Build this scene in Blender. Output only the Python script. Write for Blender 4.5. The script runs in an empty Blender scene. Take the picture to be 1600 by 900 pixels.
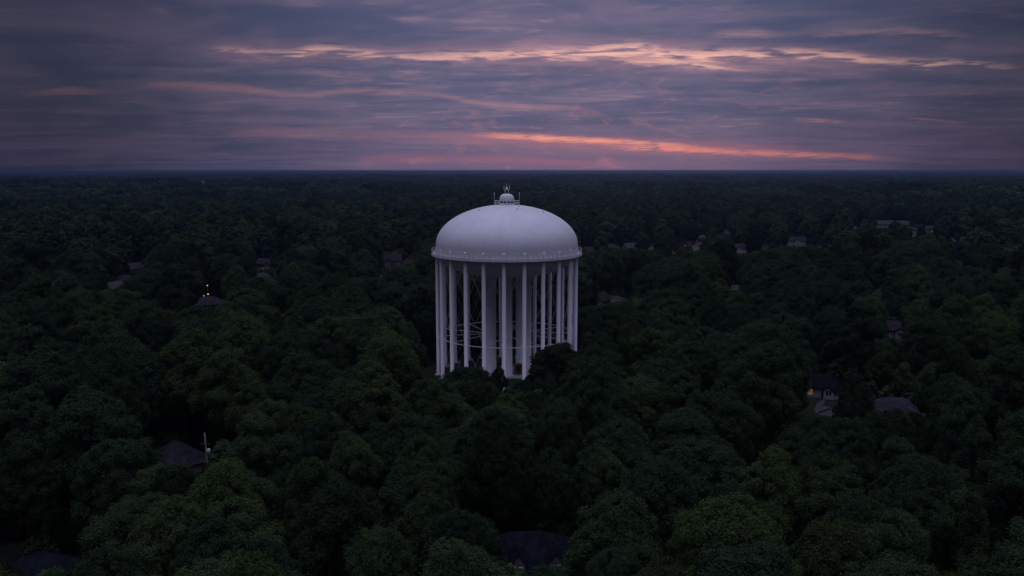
import bpy, math, random
import numpy as np
from mathutils import Matrix, Vector

random.seed(7)
RNG = np.random.default_rng(7)
C = bpy.context.scene.collection
scene = bpy.context.scene

# ------------------------------------------------------------------ camera
F_PX, HC = 1300.0, 56.25            # focal length in photo pixels (1600 wide), height above the ground
PITCH = math.atan(184.0 / F_PX)     # horizon 184 px above the picture's centre
SP, CP = math.sin(PITCH), math.cos(PITCH)
cam = bpy.data.cameras.new("camera")
cam.sensor_width = 36.0
cam.lens = 36.0 * F_PX / 1600.0
cam.clip_start, cam.clip_end = 0.5, 90000.0
cam_o = bpy.data.objects.new("camera", cam)
cam_o.location = (0, 0, HC)
cam_o.rotation_euler = (math.pi / 2 - PITCH, 0, 0)
C.objects.link(cam_o)
scene.camera = cam_o


def ray(px, py):
    u, v = (px - 800.0) / F_PX, -(py - 450.0) / F_PX
    return Vector((u, CP + v * SP, -SP + v * CP))


def at_z(px, py, z):
    d = ray(px, py)
    return Vector((0, 0, HC)) + d * ((z - HC) / d.z)


def at_y(px, py, y):
    d = ray(px, py)
    return Vector((0, 0, HC)) + d * (y / d.y)


def project(p):
    x, y, z = p[0], p[1], p[2] - HC
    f = y * CP - z * SP
    return 800 + F_PX * x / f, 450 - F_PX * (y * SP + z * CP) / f


# ------------------------------------------------------------------ render settings
scene.view_settings.view_transform = "Standard"
scene.view_settings.look = "None"
scene.view_settings.gamma = 1.0
scene.view_settings.exposure = 0.0
scene.cycles.max_bounces = 6
scene.cycles.diffuse_bounces = 4
scene.cycles.glossy_bounces = 2
scene.cycles.transmission_bounces = 2
scene.cycles.transparent_max_bounces = 4
scene.cycles.volume_bounces = 0
scene.cycles.use_denoising = True


# ------------------------------------------------------------------ node helpers
class Nodes:
    def __init__(self, tree):
        self.t = tree
        self.n = tree.nodes
        self.l = tree.links

    def new(self, kind, **kw):
        n = self.n.new(kind)
        for k, v in kw.items():
            setattr(n, k, v)
        return n

    def put(self, sock, v):
        if hasattr(v, "is_output"):
            self.l.new(v, sock)
        elif v is not None:
            sock.default_value = v

    def m(self, op, a, b=None, c=None, clamp=False):
        n = self.new("ShaderNodeMath", operation=op, use_clamp=clamp)
        self.put(n.inputs[0], a)
        self.put(n.inputs[1], b)
        self.put(n.inputs[2], c)
        return n.outputs[0]

    def mixc(self, f, a, b, mode="MIX"):
        n = self.new("ShaderNodeMix", data_type="RGBA", blend_type=mode)
        n.clamp_factor = True
        self.put(n.inputs[0], f)
        self.put(n.inputs[6], a)
        self.put(n.inputs[7], b)
        return n.outputs[2]

    def noise(self, vec, scale, detail=3.0, rough=0.55, dist=0.0):
        n = self.new("ShaderNodeTexNoise")
        self.put(n.inputs["Vector"], vec)
        n.inputs["Scale"].default_value = scale
        n.inputs["Detail"].default_value = detail
        n.inputs["Roughness"].default_value = rough
        n.inputs["Distortion"].default_value = dist
        return n.outputs["Fac"]

    def xyz(self, x, y, z):
        n = self.new("ShaderNodeCombineXYZ")
        self.put(n.inputs[0], x)
        self.put(n.inputs[1], y)
        self.put(n.inputs[2], z)
        return n.outputs[0]

    def smooth(self, v, lo, hi):
        n = self.new("ShaderNodeMapRange", interpolation_type="SMOOTHSTEP")
        self.put(n.inputs[0], v)
        self.put(n.inputs[1], lo)
        self.put(n.inputs[2], hi)
        n.inputs[3].default_value = 0.0
        n.inputs[4].default_value = 1.0
        return n.outputs[0]

    def curve(self, v, pts):
        """pts: (x, y) both in 0..1"""
        n = self.new("ShaderNodeFloatCurve")
        cu = n.mapping.curves[0]
        pts = sorted(pts)
        while len(cu.points) < len(pts):
            cu.points.new(0.5, 0.5)
        for p, (x, y) in zip(cu.points, pts):
            p.location = (x, y)
            p.handle_type = "AUTO_CLAMPED"
        n.mapping.use_clip = False
        n.mapping.update()
        self.put(n.inputs["Value"], v)
        return n.outputs[0]


def srgb(r, g, b):
    f = lambda c: (c / 255) / 12.92 if c <= 10.3 else (((c / 255) + 0.055) / 1.055) ** 2.4
    return (f(r), f(g), f(b), 1.0)


# ------------------------------------------------------------------ sky: dusk under a broken cloud sheet
SUN_AZ, SUN_EL = math.radians(7.0), math.radians(-1.5)
world = bpy.data.worlds.new("World")
scene.world = world
world.use_nodes = True
W = Nodes(world.node_tree)
W.n.clear()
w_out = W.new("ShaderNodeOutputWorld")
w_bg = W.new("ShaderNodeBackground")
W.l.new(w_bg.outputs[0], w_out.inputs[0])
tc = W.new("ShaderNodeTexCoord")
sep = W.new("ShaderNodeSeparateXYZ")
W.l.new(tc.outputs["Generated"], sep.inputs[0])
dx, dy, dz = sep.outputs
az = W.m("MULTIPLY", W.m("ARCTAN2", dx, dy), 57.29578)                   # degrees, 0 = straight ahead
el = W.m("MULTIPLY", W.m("ARCSINE", dz), 57.29578)
# coordinates on a flat cloud sheet (so that streaks close up towards the horizon)
zz = W.m("ADD", W.m("MAXIMUM", dz, 0.0), 0.05)
cu_ = W.m("DIVIDE", dx, zz)
cv_ = W.m("DIVIDE", dy, zz)
plane = W.xyz(W.m("MULTIPLY", cu_, 0.8), W.m("ADD", W.m("MULTIPLY", cv_, 1.15), W.m("MULTIPLY", cu_, 0.10)), 0.0)
n_big = W.noise(plane, 0.5, 3.0, 0.5, 0.8)
n_mid = W.noise(plane, 1.35, 3.0, 0.52, 0.9)
near_hz = W.smooth(el, 0.0, 5.0)
n_mid = W.m("ADD", 0.5, W.m("MULTIPLY", W.m("SUBTRACT", n_mid, 0.5), W.m("ADD", 0.3, W.m("MULTIPLY", near_hz, 0.7))))
n_fine = W.noise(plane, 4.2, 3.0, 0.55, 0.5)
n_vf = W.noise(W.xyz(W.m("MULTIPLY", cu_, 0.55), cv_, 5.0), 9.0, 3.0, 0.6, 0.6)
ang = W.xyz(W.m("MULTIPLY", az, 0.15), W.m("MULTIPLY", W.m("ADD", el, W.m("MULTIPLY", az, 0.012)), 0.42), 3.0)   # long flat streaks near the horizon
n_str = W.noise(ang, 1.0, 3.0, 0.5, 0.8)
n_str2 = W.noise(ang, 2.8, 3.0, 0.55, 0.9)

base_mix = W.m("ADD", W.m("MULTIPLY", n_mid, 0.42), W.m("ADD", W.m("MULTIPLY", n_big, 0.40), W.m("MULTIPLY", n_str, 0.30)))
cloud_t = W.smooth(base_mix, 0.43, 0.71)
cloud = W.mixc(cloud_t, srgb(76, 83, 116), srgb(113, 103, 131))
# rosier and a little lighter towards the glow, low over the horizon
low = W.m("SUBTRACT", 1.0, W.smooth(el, 0.0, 4.0))
glow_az = W.m("SUBTRACT", 1.0, W.smooth(W.m("ABSOLUTE", W.m("SUBTRACT", az, 6.0)), 3.0, 30.0))
cloud = W.mixc(W.m("MULTIPLY", W.m("MULTIPLY", low, glow_az), 0.75), cloud, srgb(118, 98, 124))
# faint pink rims wherever the sheet thins
rim = W.m("MULTIPLY", W.smooth(W.m("ADD", W.m("MULTIPLY", n_fine, 0.5), W.m("MULTIPLY", n_mid, 0.5)), 0.53, 0.72), W.m("ADD", W.m("MULTIPLY", glow_az, 0.6), 0.4))
cloud = W.mixc(W.m("MULTIPLY", rim, 0.38), cloud, srgb(190, 145, 155))
streak = W.m("MULTIPLY", W.smooth(n_str2, 0.55, 0.78), W.m("MULTIPLY", glow_az, W.m("SUBTRACT", 1.0, W.smooth(el, 5.0, 9.0))))
cloud = W.mixc(W.m("MULTIPLY", streak, 0.28), cloud, srgb(190, 122, 130))


def sky_deg(px, py):
    d = ray(px, py).normalized()
    return math.degrees(math.atan2(d.x, d.y)), math.degrees(math.asin(d.z))


AZ0, AZ1, EL1 = -40.0, 40.0, 14.0
az01 = W.m("DIVIDE", W.m("SUBTRACT", az, AZ0), AZ1 - AZ0, clamp=True)
band_warp = W.m("ADD", W.m("MULTIPLY", W.m("SUBTRACT", n_vf, 0.5), 1.1), W.m("MULTIPLY", W.m("SUBTRACT", n_fine, 0.5), 1.5))


def band(pts, warp, breakup, lo, hi):
    """A lit gap in the clouds: pts of (px, py, half thickness in px, strength)."""
    cen, thi, stg = [], [], []
    for px, py, th, s in pts:
        a, e = sky_deg(px, py)
        x = (a - AZ0) / (AZ1 - AZ0)
        cen.append((x, e / EL1))
        thi.append((x, th / 100.0))
        stg.append((x, s))
    for L in (cen, thi):
        L.insert(0, (0.0, L[0][1]))
        L.append((1.0, L[-1][1]))
    stg.insert(0, (0.0, 0.0))
    stg.append((1.0, 0.0))
    c = W.m("MULTIPLY", W.curve(az01, cen), EL1)
    t = W.m("MULTIPLY", W.curve(az01, thi), 100.0 * math.degrees(1 / F_PX))
    off = W.m("ADD", W.m("SUBTRACT", el, c), W.m("MULTIPLY", band_warp, warp))
    d = W.m("DIVIDE", W.m("ABSOLUTE", off), t)
    near = W.m("SUBTRACT", 1.0, W.smooth(d, 0.0, 1.0))
    br = W.smooth(breakup, lo, hi)
    return W.m("MULTIPLY", W.m("MULTIPLY", near, br), W.curve(az01, stg), clamp=True)


brk1 = W.m("ADD", W.m("MULTIPLY", n_fine, 0.65), W.m("MULTIPLY", n_vf, 0.35))
brk2 = W.m("ADD", W.m("MULTIPLY", n_str, 0.4), W.m("MULTIPLY", n_str2, 0.6))
up_wide = band([(270, 76, 26, 0), (380, 80, 26, 0.5), (600, 84, 26, 0.6), (800, 84, 30, 0.8), (990, 84, 36, 1), (1150, 92, 36, 0.9), (1350, 94, 26, 0.6), (1580, 104, 20, 0)], 0.5, brk1, 0.25, 0.55)
up_core = band([(290, 74, 7, 0), (360, 78, 9, 0.55), (440, 84, 9, 0.65), (500, 76, 10, 0.75), (640, 88, 9, 0.6), (760, 84, 10, 0.75), (900, 82, 14, 0.95), (985, 76, 17, 1), (1060, 86, 14, 1), (1180, 82, 10, 0.9), (1300, 84, 9, 0.8), (1390, 96, 9, 0.85), (1500, 97, 7, 0.6), (1570, 102, 6, 0.4), (1625, 104, 5, 0)], 0.62, brk1, 0.40, 0.58)
lo_wide = band([(330, 207, 12, 0), (420, 207, 12, 0.5), (560, 210, 12, 0.35), (760, 216, 15, 0.8), (1000, 228, 20, 1), (1200, 237, 16, 0.8), (1400, 244, 12, 0)], 0.2, brk2, 0.15, 0.5)
brk3 = W.m("ADD", W.m("MULTIPLY", n_str2, 0.45), W.m("MULTIPLY", n_fine, 0.55))
lo_core = band([(690, 211, 4, 0), (780, 212, 6, 0.6), (870, 217, 7, 1), (960, 221, 6.5, 0.95), (1060, 227, 5, 0.5), (1160, 232, 4, 0)], 0.30, brk3, 0.33, 0.52)
lo_core2 = band([(900, 229, 4, 0), (990, 231, 5.5, 0.7), (1070, 233, 6.5, 1), (1160, 238, 6, 0.8), (1250, 241, 6, 0.7), (1350, 245, 6, 0.5), (1460, 249, 5, 0)], 0.30, brk3, 0.33, 0.52)
lo_rose = band([(520, 249, 8, 0), (640, 249, 9, 0.75), (800, 250, 9, 0.7), (930, 256, 7, 0.5), (1060, 258, 6, 0)], 0.15, brk2, 0.2, 0.55)
sm_a = band([(1225, 186, 3, 0), (1262, 187, 4, 0.9), (1310, 190, 3.5, 0.7), (1345, 192, 2, 0), (1405, 184, 2, 0), (1440, 185, 2.5, 0.5), (1490, 190, 2.5, 0.4), (1510, 192, 3, 0)], 0.22, brk3, 0.36, 0.54)
sm_b = band([(20, 148, 6, 0), (110, 142, 8, 0.6), (200, 142, 5, 0.1), (250, 132, 8, 0.45), (390, 140, 9, 0.6), (470, 149, 6, 0.4), (560, 141, 7, 0.45), (660, 146, 5, 0.3), (780, 165, 7, 0.5), (900, 170, 7, 0.3), (960, 172, 5, 0)], 0.3, brk2, 0.15, 0.5)
sm_c = band([(1080, 56, 8, 0), (1170, 52, 10, 0.6), (1230, 54, 8, 0.2), (1330, 50, 8, 0.45), (1420, 48, 8, 0.5), (1500, 54, 7, 0.3), (1560, 58, 6, 0)], 0.5, brk1, 0.3, 0.55)
up_low = band([(930, 94, 5, 0), (1000, 96, 7, 0.7), (1090, 101, 7, 0.8), (1190, 110, 5, 0)], 0.4, brk1, 0.36, 0.52)
cloud = W.mixc(W.m("MULTIPLY", up_wide, 0.6), cloud, srgb(180, 134, 148))
cloud = W.mixc(W.m("MULTIPLY", up_core, 1.0), cloud, srgb(242, 184, 170))
cloud = W.mixc(up_low, cloud, srgb(236, 178, 164))
cloud = W.mixc(W.m("MULTIPLY", lo_wide, 0.6), cloud, srgb(168, 112, 128))
cloud = W.mixc(lo_core, cloud, srgb(236, 150, 132))
cloud = W.mixc(lo_core2, cloud, srgb(226, 136, 126))
cloud = W.mixc(W.m("MULTIPLY", lo_rose, 0.5), cloud, srgb(172, 100, 118))
cloud = W.mixc(W.m("MULTIPLY", sm_a, 0.6), cloud, srgb(214, 136, 128))
cloud = W.mixc(W.m("MULTIPLY", sm_b, 0.95), cloud, srgb(172, 124, 134))
cloud = W.mixc(W.m("MULTIPLY", sm_c, 0.8), cloud, srgb(190, 146, 150))

# dimmer away from the afterglow; the thinner sheet overhead lets more of the dusk through
dim = W.m("SUBTRACT", 1.0, W.m("MULTIPLY", W.smooth(W.m("ABSOLUTE", W.m("SUBTRACT", az, 3.0)), 5.0, 33.0), 0.72))
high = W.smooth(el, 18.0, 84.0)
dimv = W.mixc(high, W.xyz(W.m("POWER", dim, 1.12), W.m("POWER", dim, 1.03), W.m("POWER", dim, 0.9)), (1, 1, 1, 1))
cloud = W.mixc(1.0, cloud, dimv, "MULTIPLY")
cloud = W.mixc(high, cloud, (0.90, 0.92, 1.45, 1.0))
# below the horizon: dark land
cloud = W.mixc(W.smooth(el, -0.8, -0.2), (0.012, 0.016, 0.03, 1.0), cloud)
# the clear dusk sky itself shows a little through the sheet
nish = W.new("ShaderNodeTexSky", sky_type="NISHITA")
nish.sun_disc = False
nish.sun_elevation = SUN_EL
nish.sun_rotation = SUN_AZ
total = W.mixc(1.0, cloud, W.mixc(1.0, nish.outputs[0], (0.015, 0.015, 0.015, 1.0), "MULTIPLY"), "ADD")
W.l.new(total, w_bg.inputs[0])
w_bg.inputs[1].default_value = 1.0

# the last weak light from the afterglow
sun = bpy.data.lights.new("sun", "SUN")
sun.energy = 0.04
sun.angle = math.radians(18)
sun.color = (1.0, 0.72, 0.62)
sun_o = bpy.data.objects.new("sun", sun)
sun_dir = Vector((math.sin(SUN_AZ) * math.cos(math.radians(3)), math.cos(SUN_AZ) * math.cos(math.radians(3)), math.sin(math.radians(3))))
sun_o.rotation_euler = sun_dir.to_track_quat("Z", "Y").to_euler()
sun_o.location = (0, 0, 200)
C.objects.link(sun_o)


# ------------------------------------------------------------------ materials
def mat(name, col, rough=0.7, spec=0.3, var=0.0, var_scale=1.0, emit=None, estr=0.0, metal=0.0, build=None):
    m = bpy.data.materials.new(name)
    m.use_nodes = True
    N = Nodes(m.node_tree)
    b = m.node_tree.nodes["Principled BSDF"]
    b.inputs["Roughness"].default_value = rough
    b.inputs["Specular IOR Level"].default_value = spec
    b.inputs["Metallic"].default_value = metal
    c4 = (*col[:3], 1.0)
    if var > 0:
        t = N.new("ShaderNodeTexCoord")
        f = N.noise(t.outputs["Object"], var_scale, 4.0, 0.6)
        lo = tuple(c * (1 - var) for c in col[:3]) + (1,)
        hi = tuple(min(1, c * (1 + var)) for c in col[:3]) + (1,)
        N.put(b.inputs["Base Color"], N.mixc(N.smooth(f, 0.3, 0.7), lo, hi))
    else:
        b.inputs["Base Color"].default_value = c4
    if emit:
        b.inputs["Emission Color"].default_value = (*emit[:3], 1.0)
        b.inputs["Emission Strength"].default_value = estr
    return m


def tower_paint():
    m = mat("tower_white_paint", (0.78, 0.77, 0.76), 0.42, 0.45)
    N = Nodes(m.node_tree)
    b = m.node_tree.nodes["Principled BSDF"]
    t = N.new("ShaderNodeTexCoord")
    s = N.new("ShaderNodeSeparateXYZ")
    N.l.new(t.outputs["Object"], s.inputs[0])
    an = N.m("ARCTAN2", s.outputs[0], s.outputs[1])
    v = N.xyz(N.m("MULTIPLY", an, 14.0), N.m("MULTIPLY", s.outputs[2], 0.16), 0.0)
    run = N.smooth(N.noise(v, 1.6, 5.0, 0.65), 0.5, 0.8)            # rain streaks
    blot = N.smooth(N.noise(t.outputs["Object"], 0.22, 5.0, 0.6), 0.42, 0.75)
    spot = N.smooth(N.noise(t.outputs["Object"], 1.1, 2.0, 0.5), 0.73, 0.78)
    c = N.mixc(N.m("MULTIPLY", blot, 0.65), (0.79, 0.78, 0.77, 1), (0.68, 0.665, 0.65, 1))
    c = N.mixc(N.m("MULTIPLY", run, 0.6), c, (0.58, 0.56, 0.54, 1))
    c = N.mixc(N.m("MULTIPLY", spot, 0.55), c, (0.35, 0.31, 0.28, 1))
    # welded plate seams, only just visible
    ring = N.m("ABSOLUTE", N.m("SUBTRACT", N.m("FRACT", N.m("DIVIDE", s.outputs[2], 2.35)), 0.5))
    mer = N.m("ABSOLUTE", N.m("SUBTRACT", N.m("FRACT", N.m("MULTIPLY", an, 36 / 6.28318)), 0.5))
    seam = N.m("MAXIMUM", N.m("SUBTRACT", 1.0, N.smooth(ring, 0.0, 0.03)), N.m("SUBTRACT", 1.0, N.smooth(mer, 0.0, 0.02)))
    c = N.mixc(N.m("MULTIPLY", seam, 0.16), c, (0.5, 0.48, 0.46, 1))
    N.put(b.inputs["Base Color"], c)
    return m


def leaf_material(name, instanced):
    m = bpy.data.materials.new(name)
    m.use_nodes = True
    N = Nodes(m.node_tree)
    N.n.clear()
    out = N.new("ShaderNodeOutputMaterial")
    oi = N.new("ShaderNodeObjectInfo")
    t = N.new("ShaderNodeTexCoord")
    if instanced:
        r = N.new("ShaderNodeValToRGB")
        e = r.color_ramp.elements
        e[0].position, e[0].color = 0.0, (*TINT["dark green"], 1)
        e[1].position, e[1].color = 1.0, (*TINT["yellowish green"], 1)
        for p, k in ((0.3, "deep green"), (0.5, "bluish green"), (0.72, "mid green"), (0.88, "olive green")):
            x = e.new(p)
            x.color = (*TINT[k], 1)
        N.l.new(oi.outputs["Random"], r.inputs[0])
        tone = N.m("FRACT", N.m("MULTIPLY", oi.outputs["Random"], 37.31))
        tone = N.m("ADD", 0.55, N.m("MULTIPLY", tone, 1.0))
        col = N.mixc(1.0, r.outputs[0], N.xyz(tone, tone, tone), "MULTIPLY")
    else:
        col = oi.outputs["Color"]
    f = N.noise(t.outputs["Object"], 0.55, 3.0, 0.6)
    f2 = N.noise(t.outputs["Object"], 2.2, 2.0, 0.6)
    col = N.mixc(N.m("MULTIPLY", N.smooth(f, 0.35, 0.7), 0.55), col, N.mixc(1.0, col, (1.25, 1.32, 1.0, 1), "MULTIPLY"))
    col = N.mixc(N.m("MULTIPLY", N.smooth(f2, 0.4, 0.7), 0.5), col, N.mixc(1.0, col, (0.7, 0.72, 0.78, 1), "MULTIPLY"))
    d = N.new("ShaderNodeBsdfDiffuse")
    N.l.new(col, d.inputs[0])
    tr = N.new("ShaderNodeBsdfTranslucent")
    N.l.new(N.mixc(1.0, col, (1.1, 1.15, 0.6, 1), "MULTIPLY"), tr.inputs[0])
    mx = N.new("ShaderNodeMixShader")
    mx.inputs[0].default_value = 0.18
    N.l.new(d.outputs[0], mx.inputs[1])
    N.l.new(tr.outputs[0], mx.inputs[2])
    N.l.new(mx.outputs[0], out.inputs[0])
    return m


LEAF = 0.95
TINT = {k: tuple(c * LEAF for c in v) for k, v in {
    "dark green": (0.026, 0.042, 0.0215),
    "deep green": (0.033, 0.053, 0.025),
    "bluish green": (0.033, 0.055, 0.028),
    "mid green": (0.042, 0.065, 0.027),
    "olive green": (0.045, 0.067, 0.025),
    "yellowish green": (0.052, 0.079, 0.027),
}.items()}
M = {
    "white": tower_paint(),
    "grey_steel": mat("galvanised_steel", (0.42, 0.42, 0.43), 0.5, 0.5, 0.15, 0.8),
    "concrete": mat("concrete", (0.36, 0.34, 0.32), 0.9, 0.2, 0.2, 0.5),
    "rust": mat("rust_brown_paint", (0.15, 0.06, 0.025), 0.75, 0.3, 0.35, 0.6),
    "dark": mat("dark_opening", (0.02, 0.022, 0.026), 0.6, 0.3),
    "bark": mat("bark", (0.085, 0.065, 0.05), 0.9, 0.2, 0.4, 1.5),
    "ground": mat("forest_floor", (0.024, 0.027, 0.017), 0.95, 0.1, 0.45, 0.02),
    "asphalt": mat("driveway_asphalt", (0.055, 0.052, 0.056), 0.9, 0.2, 0.25, 0.3),
    "lawn": mat("lawn_grass", (0.016, 0.024, 0.011), 0.95, 0.1, 0.35, 0.4),
    "wood_pole": mat("weathered_pole", (0.15, 0.135, 0.12), 0.85, 0.2, 0.2, 1.0),
    "glass": mat("window_glass", (0.03, 0.035, 0.045), 0.08, 0.6),
    "lit": mat("lit_window", (0.3, 0.2, 0.1), 0.4, 0.4, emit=(1.0, 0.42, 0.12), estr=0.15),
    "lamp": mat("amber_lamp", (0.5, 0.3, 0.1), 0.4, 0.4, emit=(1.0, 0.56, 0.16), estr=0.9),
    "lamp_white": mat("white_lamp", (0.5, 0.5, 0.5), 0.4, 0.4, emit=(1.0, 0.86, 0.68), estr=2.2),
    "trim": mat("white_trim", (0.72, 0.71, 0.70), 0.6, 0.3, 0.08, 1.0),
    "brick": mat("red_brick", (0.22, 0.10, 0.07), 0.9, 0.2, 0.25, 3.0),
    "door": mat("dark_red_door", (0.12, 0.04, 0.03), 0.5, 0.4),
    "leaf": leaf_material("tree_leaves", False),
    "leaf_many": leaf_material("forest_leaves", True),
}
for k, col in {"roof_slate": (0.0105, 0.012, 0.016), "roof_grey": (0.034, 0.034, 0.039), "roof_brown": (0.036, 0.030, 0.029), "roof_pale": (0.062, 0.058, 0.060)}.items():
    M[k] = mat(k + "_shingles", col, 0.95, 0.0, 0.35, 0.9)
for k, col in {"wall_cream": (0.27, 0.24, 0.21), "wall_white": (0.38, 0.37, 0.36), "wall_tan": (0.17, 0.135, 0.115), "wall_grey": (0.15, 0.15, 0.16)}.items():
    M[k] = mat(k + "_siding", col, 0.8, 0.25, 0.1, 0.7)


# ------------------------------------------------------------------ mesh helpers
class MB:
    def __init__(self):
        self.v, self.f = [], []

    def add(self, vs, fs):
        o = len(self.v)
        self.v += [tuple(p) for p in vs]
        self.f += [tuple(i + o for i in q) for q in fs]
        return self

    def box(self, x0, x1, y0, y1, z0, z1):
        return self.add([(x0, y0, z0), (x1, y0, z0), (x1, y1, z0), (x0, y1, z0), (x0, y0, z1), (x1, y0, z1), (x1, y1, z1), (x0, y1, z1)],
                        [(0, 3, 2, 1), (4, 5, 6, 7), (0, 1, 5, 4), (1, 2, 6, 5), (2, 3, 7, 6), (3, 0, 4, 7)])

    def tube(self, a, b, r0, r1=None, n=8, caps=True):
        r1 = r0 if r1 is None else r1
        a, b = Vector(a), Vector(b)
        d = (b - a).normalized()
        u = d.orthogonal().normalized()
        w = d.cross(u)
        vs = []
        for p, r in ((a, r0), (b, r1)):
            for k in range(n):
                t = 2 * math.pi * k / n
                vs.append(p + (u * math.cos(t) + w * math.sin(t)) * r)
        fs = [(k, (k + 1) % n, n + (k + 1) % n, n + k) for k in range(n)]
        if caps:
            fs += [tuple(range(n - 1, -1, -1)), tuple(range(n, 2 * n))]
        return self.add(vs, fs)

    def lathe(self, prof, n=48, cx=0.0, cy=0.0, close=False):
        """prof: (radius, z) pairs, turned round the z axis"""
        vs, fs = [], []
        for r, z in prof:
            for k in range(n):
                t = 2 * math.pi * k / n
                vs.append((cx + r * math.sin(t), cy - r * math.cos(t), z))
        m = len(prof)
        for i in range(m - 1 + (1 if close else 0)):
            j = (i + 1) % m
            for k in range(n):
                k2 = (k + 1) % n
                fs.append((i * n + k, i * n + k2, j * n + k2, j * n + k))
        return self.add(vs, fs)

    def mesh(self, name, material, smooth=False):
        me = bpy.data.meshes.new(name)
        me.from_pydata(self.v, [], self.f)
        me.validate()
        me.materials.append(material)
        if smooth:
            me.shade_smooth()
        me.update()
        return me

    def build(self, name, material, parent=None, smooth=False):
        return link(name, self.mesh(name, material, smooth), parent)


def link(name, data, parent=None, loc=None):
    o = bpy.data.objects.new(name, data)
    C.objects.link(o)
    if parent is not None:
        o.parent = parent
    if loc is not None:
        o.location = loc
    return o


def thing(name, label, cat, loc=(0, 0, 0), rz=0.0, group=None):
    o = bpy.data.objects.new(name, None)
    o.empty_display_size = 0.5
    C.objects.link(o)
    o.location = loc
    o.rotation_euler = (0, 0, rz)
    o["label"], o["category"] = label, cat
    if group:
        o["group"] = group
    return o


# ------------------------------------------------------------------ ground: one sheet to the horizon
def terrain(x, y):
    """gentle wooded rolls, flat round the tower"""
    x, y = np.asarray(x, float), np.asarray(y, float)
    d = np.sqrt(x * x + y * y)
    a = np.clip((d - 650.0) / 1500.0, 0, 1)
    a = a * a * (3 - 2 * a)
    far = np.clip((d - 3000.0) / 9000.0, 0, 1)
    h = 3.2 * np.sin(x / 330.0 + 1.1) * np.sin(y / 410.0 + 0.4) + 2.6 * np.sin((x * 0.35 + y) / 270.0 + 2.0)
    h2 = 7.0 * np.sin(x / 1900.0 + 0.7) * np.sin(y / 2300.0) + 5.0 * np.sin((y - 0.2 * x) / 1300.0 + 1.0)
    return a * h + far * h2


def build_ground():
    rs = [0.0] + list(np.geomspace(15.0, 24000.0, 110))
    na = 180
    vs, fs = [(0, 0, 0)], []
    for r in rs[1:]:
        for k in range(na):
            t = 2 * math.pi * k / na
            vs.append((r * math.sin(t), r * math.cos(t), 0))
    vs = np.array(vs)
    vs[:, 2] = terrain(vs[:, 0], vs[:, 1])
    for k in range(na):
        fs.append((0, 1 + (k + 1) % na, 1 + k))
    for i in range(len(rs) - 2):
        for k in range(na):
            k2 = (k + 1) % na
            a = 1 + i * na
            fs.append((a + k, a + k2, a + na + k2, a + na + k))
    b = MB()
    b.v, b.f = [tuple(v) for v in vs], fs
    o = b.build("ground", M["ground"], None, True)
    o["kind"] = "structure"


build_ground()

# ------------------------------------------------------------------ water tower
TX, TY = -1.42, 228.0
tower = thing("water_tower", "white many-legged water tower with domed tank rising above the trees", "water tower", (TX, TY, 0))
R_T, Z_EQ, Z_TOP, Z_RING = 19.45, 36.1, 47.0, 33.4
NLEG, R_LEG = 23, 19.15
prof = []
for k in range(33):                                   # bowl under the tank
    t = math.pi / 2 * k / 32
    prof.append((max(0.01, 19.3 * math.sin(t)), 34.0 - 6.7 * math.cos(t) ** 0.92 if k < 32 else 34.0))
prof.append((R_T, 35.0))
for k in range(41):                                   # half-ellipsoid dome
    t = math.pi / 2 * k / 40
    prof.append((max(0.01, R_T * math.cos(t)), Z_EQ + (Z_TOP - Z_EQ) * math.sin(t)))
tank = MB().lathe(prof, 128).build("tank", M["white"], tower, True)

# balcony girder with its floor, then the railing
g = MB().lathe([(20.65, Z_RING), (20.65, Z_RING + 0.52), (20.5, Z_RING + 0.52), (20.5, Z_RING + 0.2), (19.3, Z_RING + 0.2), (19.3, Z_RING)], 128, close=True)
g.build("balcony", M["white"], tower)
for z, r in ((Z_RING + 1.62, 0.05), (Z_RING + 1.08, 0.035)):
    ring = MB()
    n = 128
    for k in range(n):
        a, b2 = 2 * math.pi * k / n, 2 * math.pi * (k + 1) / n
        ring.tube((20.55 * math.sin(a), -20.55 * math.cos(a), z), (20.55 * math.sin(b2), -20.55 * math.cos(b2), z), r, n=5, caps=False)
    ring.build("railing_rail", M["grey_steel"], tower)
post_me = MB().box(-0.045, 0.045, -0.045, 0.045, 0, 1.6).mesh("railing_post", M["grey_steel"])
for k in range(92):
    a = 2 * math.pi * k / 92
    o = link("railing_post", post_me, tower, (20.55 * math.sin(a), -20.55 * math.cos(a), Z_RING + 0.04))
    o.rotation_euler = (0, 0, a)
# kick panels of thin mesh between the posts read as a slightly darker screen: a low toe plate
MB().lathe([(20.6, Z_RING + 0.52), (20.6, Z_RING + 0.66), (20.56, Z_RING + 0.66), (20.56, Z_RING + 0.52)], 128, close=True).build("toe_plate", M["grey_steel"], tower)

# legs
PH = math.radians(-1.9)
legs = [PH + 2 * math.pi * k / NLEG for k in range(NLEG)]
leg_me = MB().lathe([(0.74, 0.0), (0.74, 0.25), (0.53, 0.3), (0.53, 35.1)], 18).mesh("leg", M["white"], True)
cap_me = MB().lathe([(0.56, 35.05)] + [(0.56 * math.cos(t), 35.1 + 0.62 * math.sin(t)) for t in [i * math.pi / 12 for i in range(1, 6)]] + [(0.01, 35.72)], 18).mesh("leg_cap", M["white"], True)
pier_me = MB().box(-1.0, 1.0, -1.0, 1.0, -0.3, 0.35).mesh("pier", M["concrete"])


def pol(r, a, z):
    return Vector((r * math.sin(a), -r * math.cos(a), z))


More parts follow.
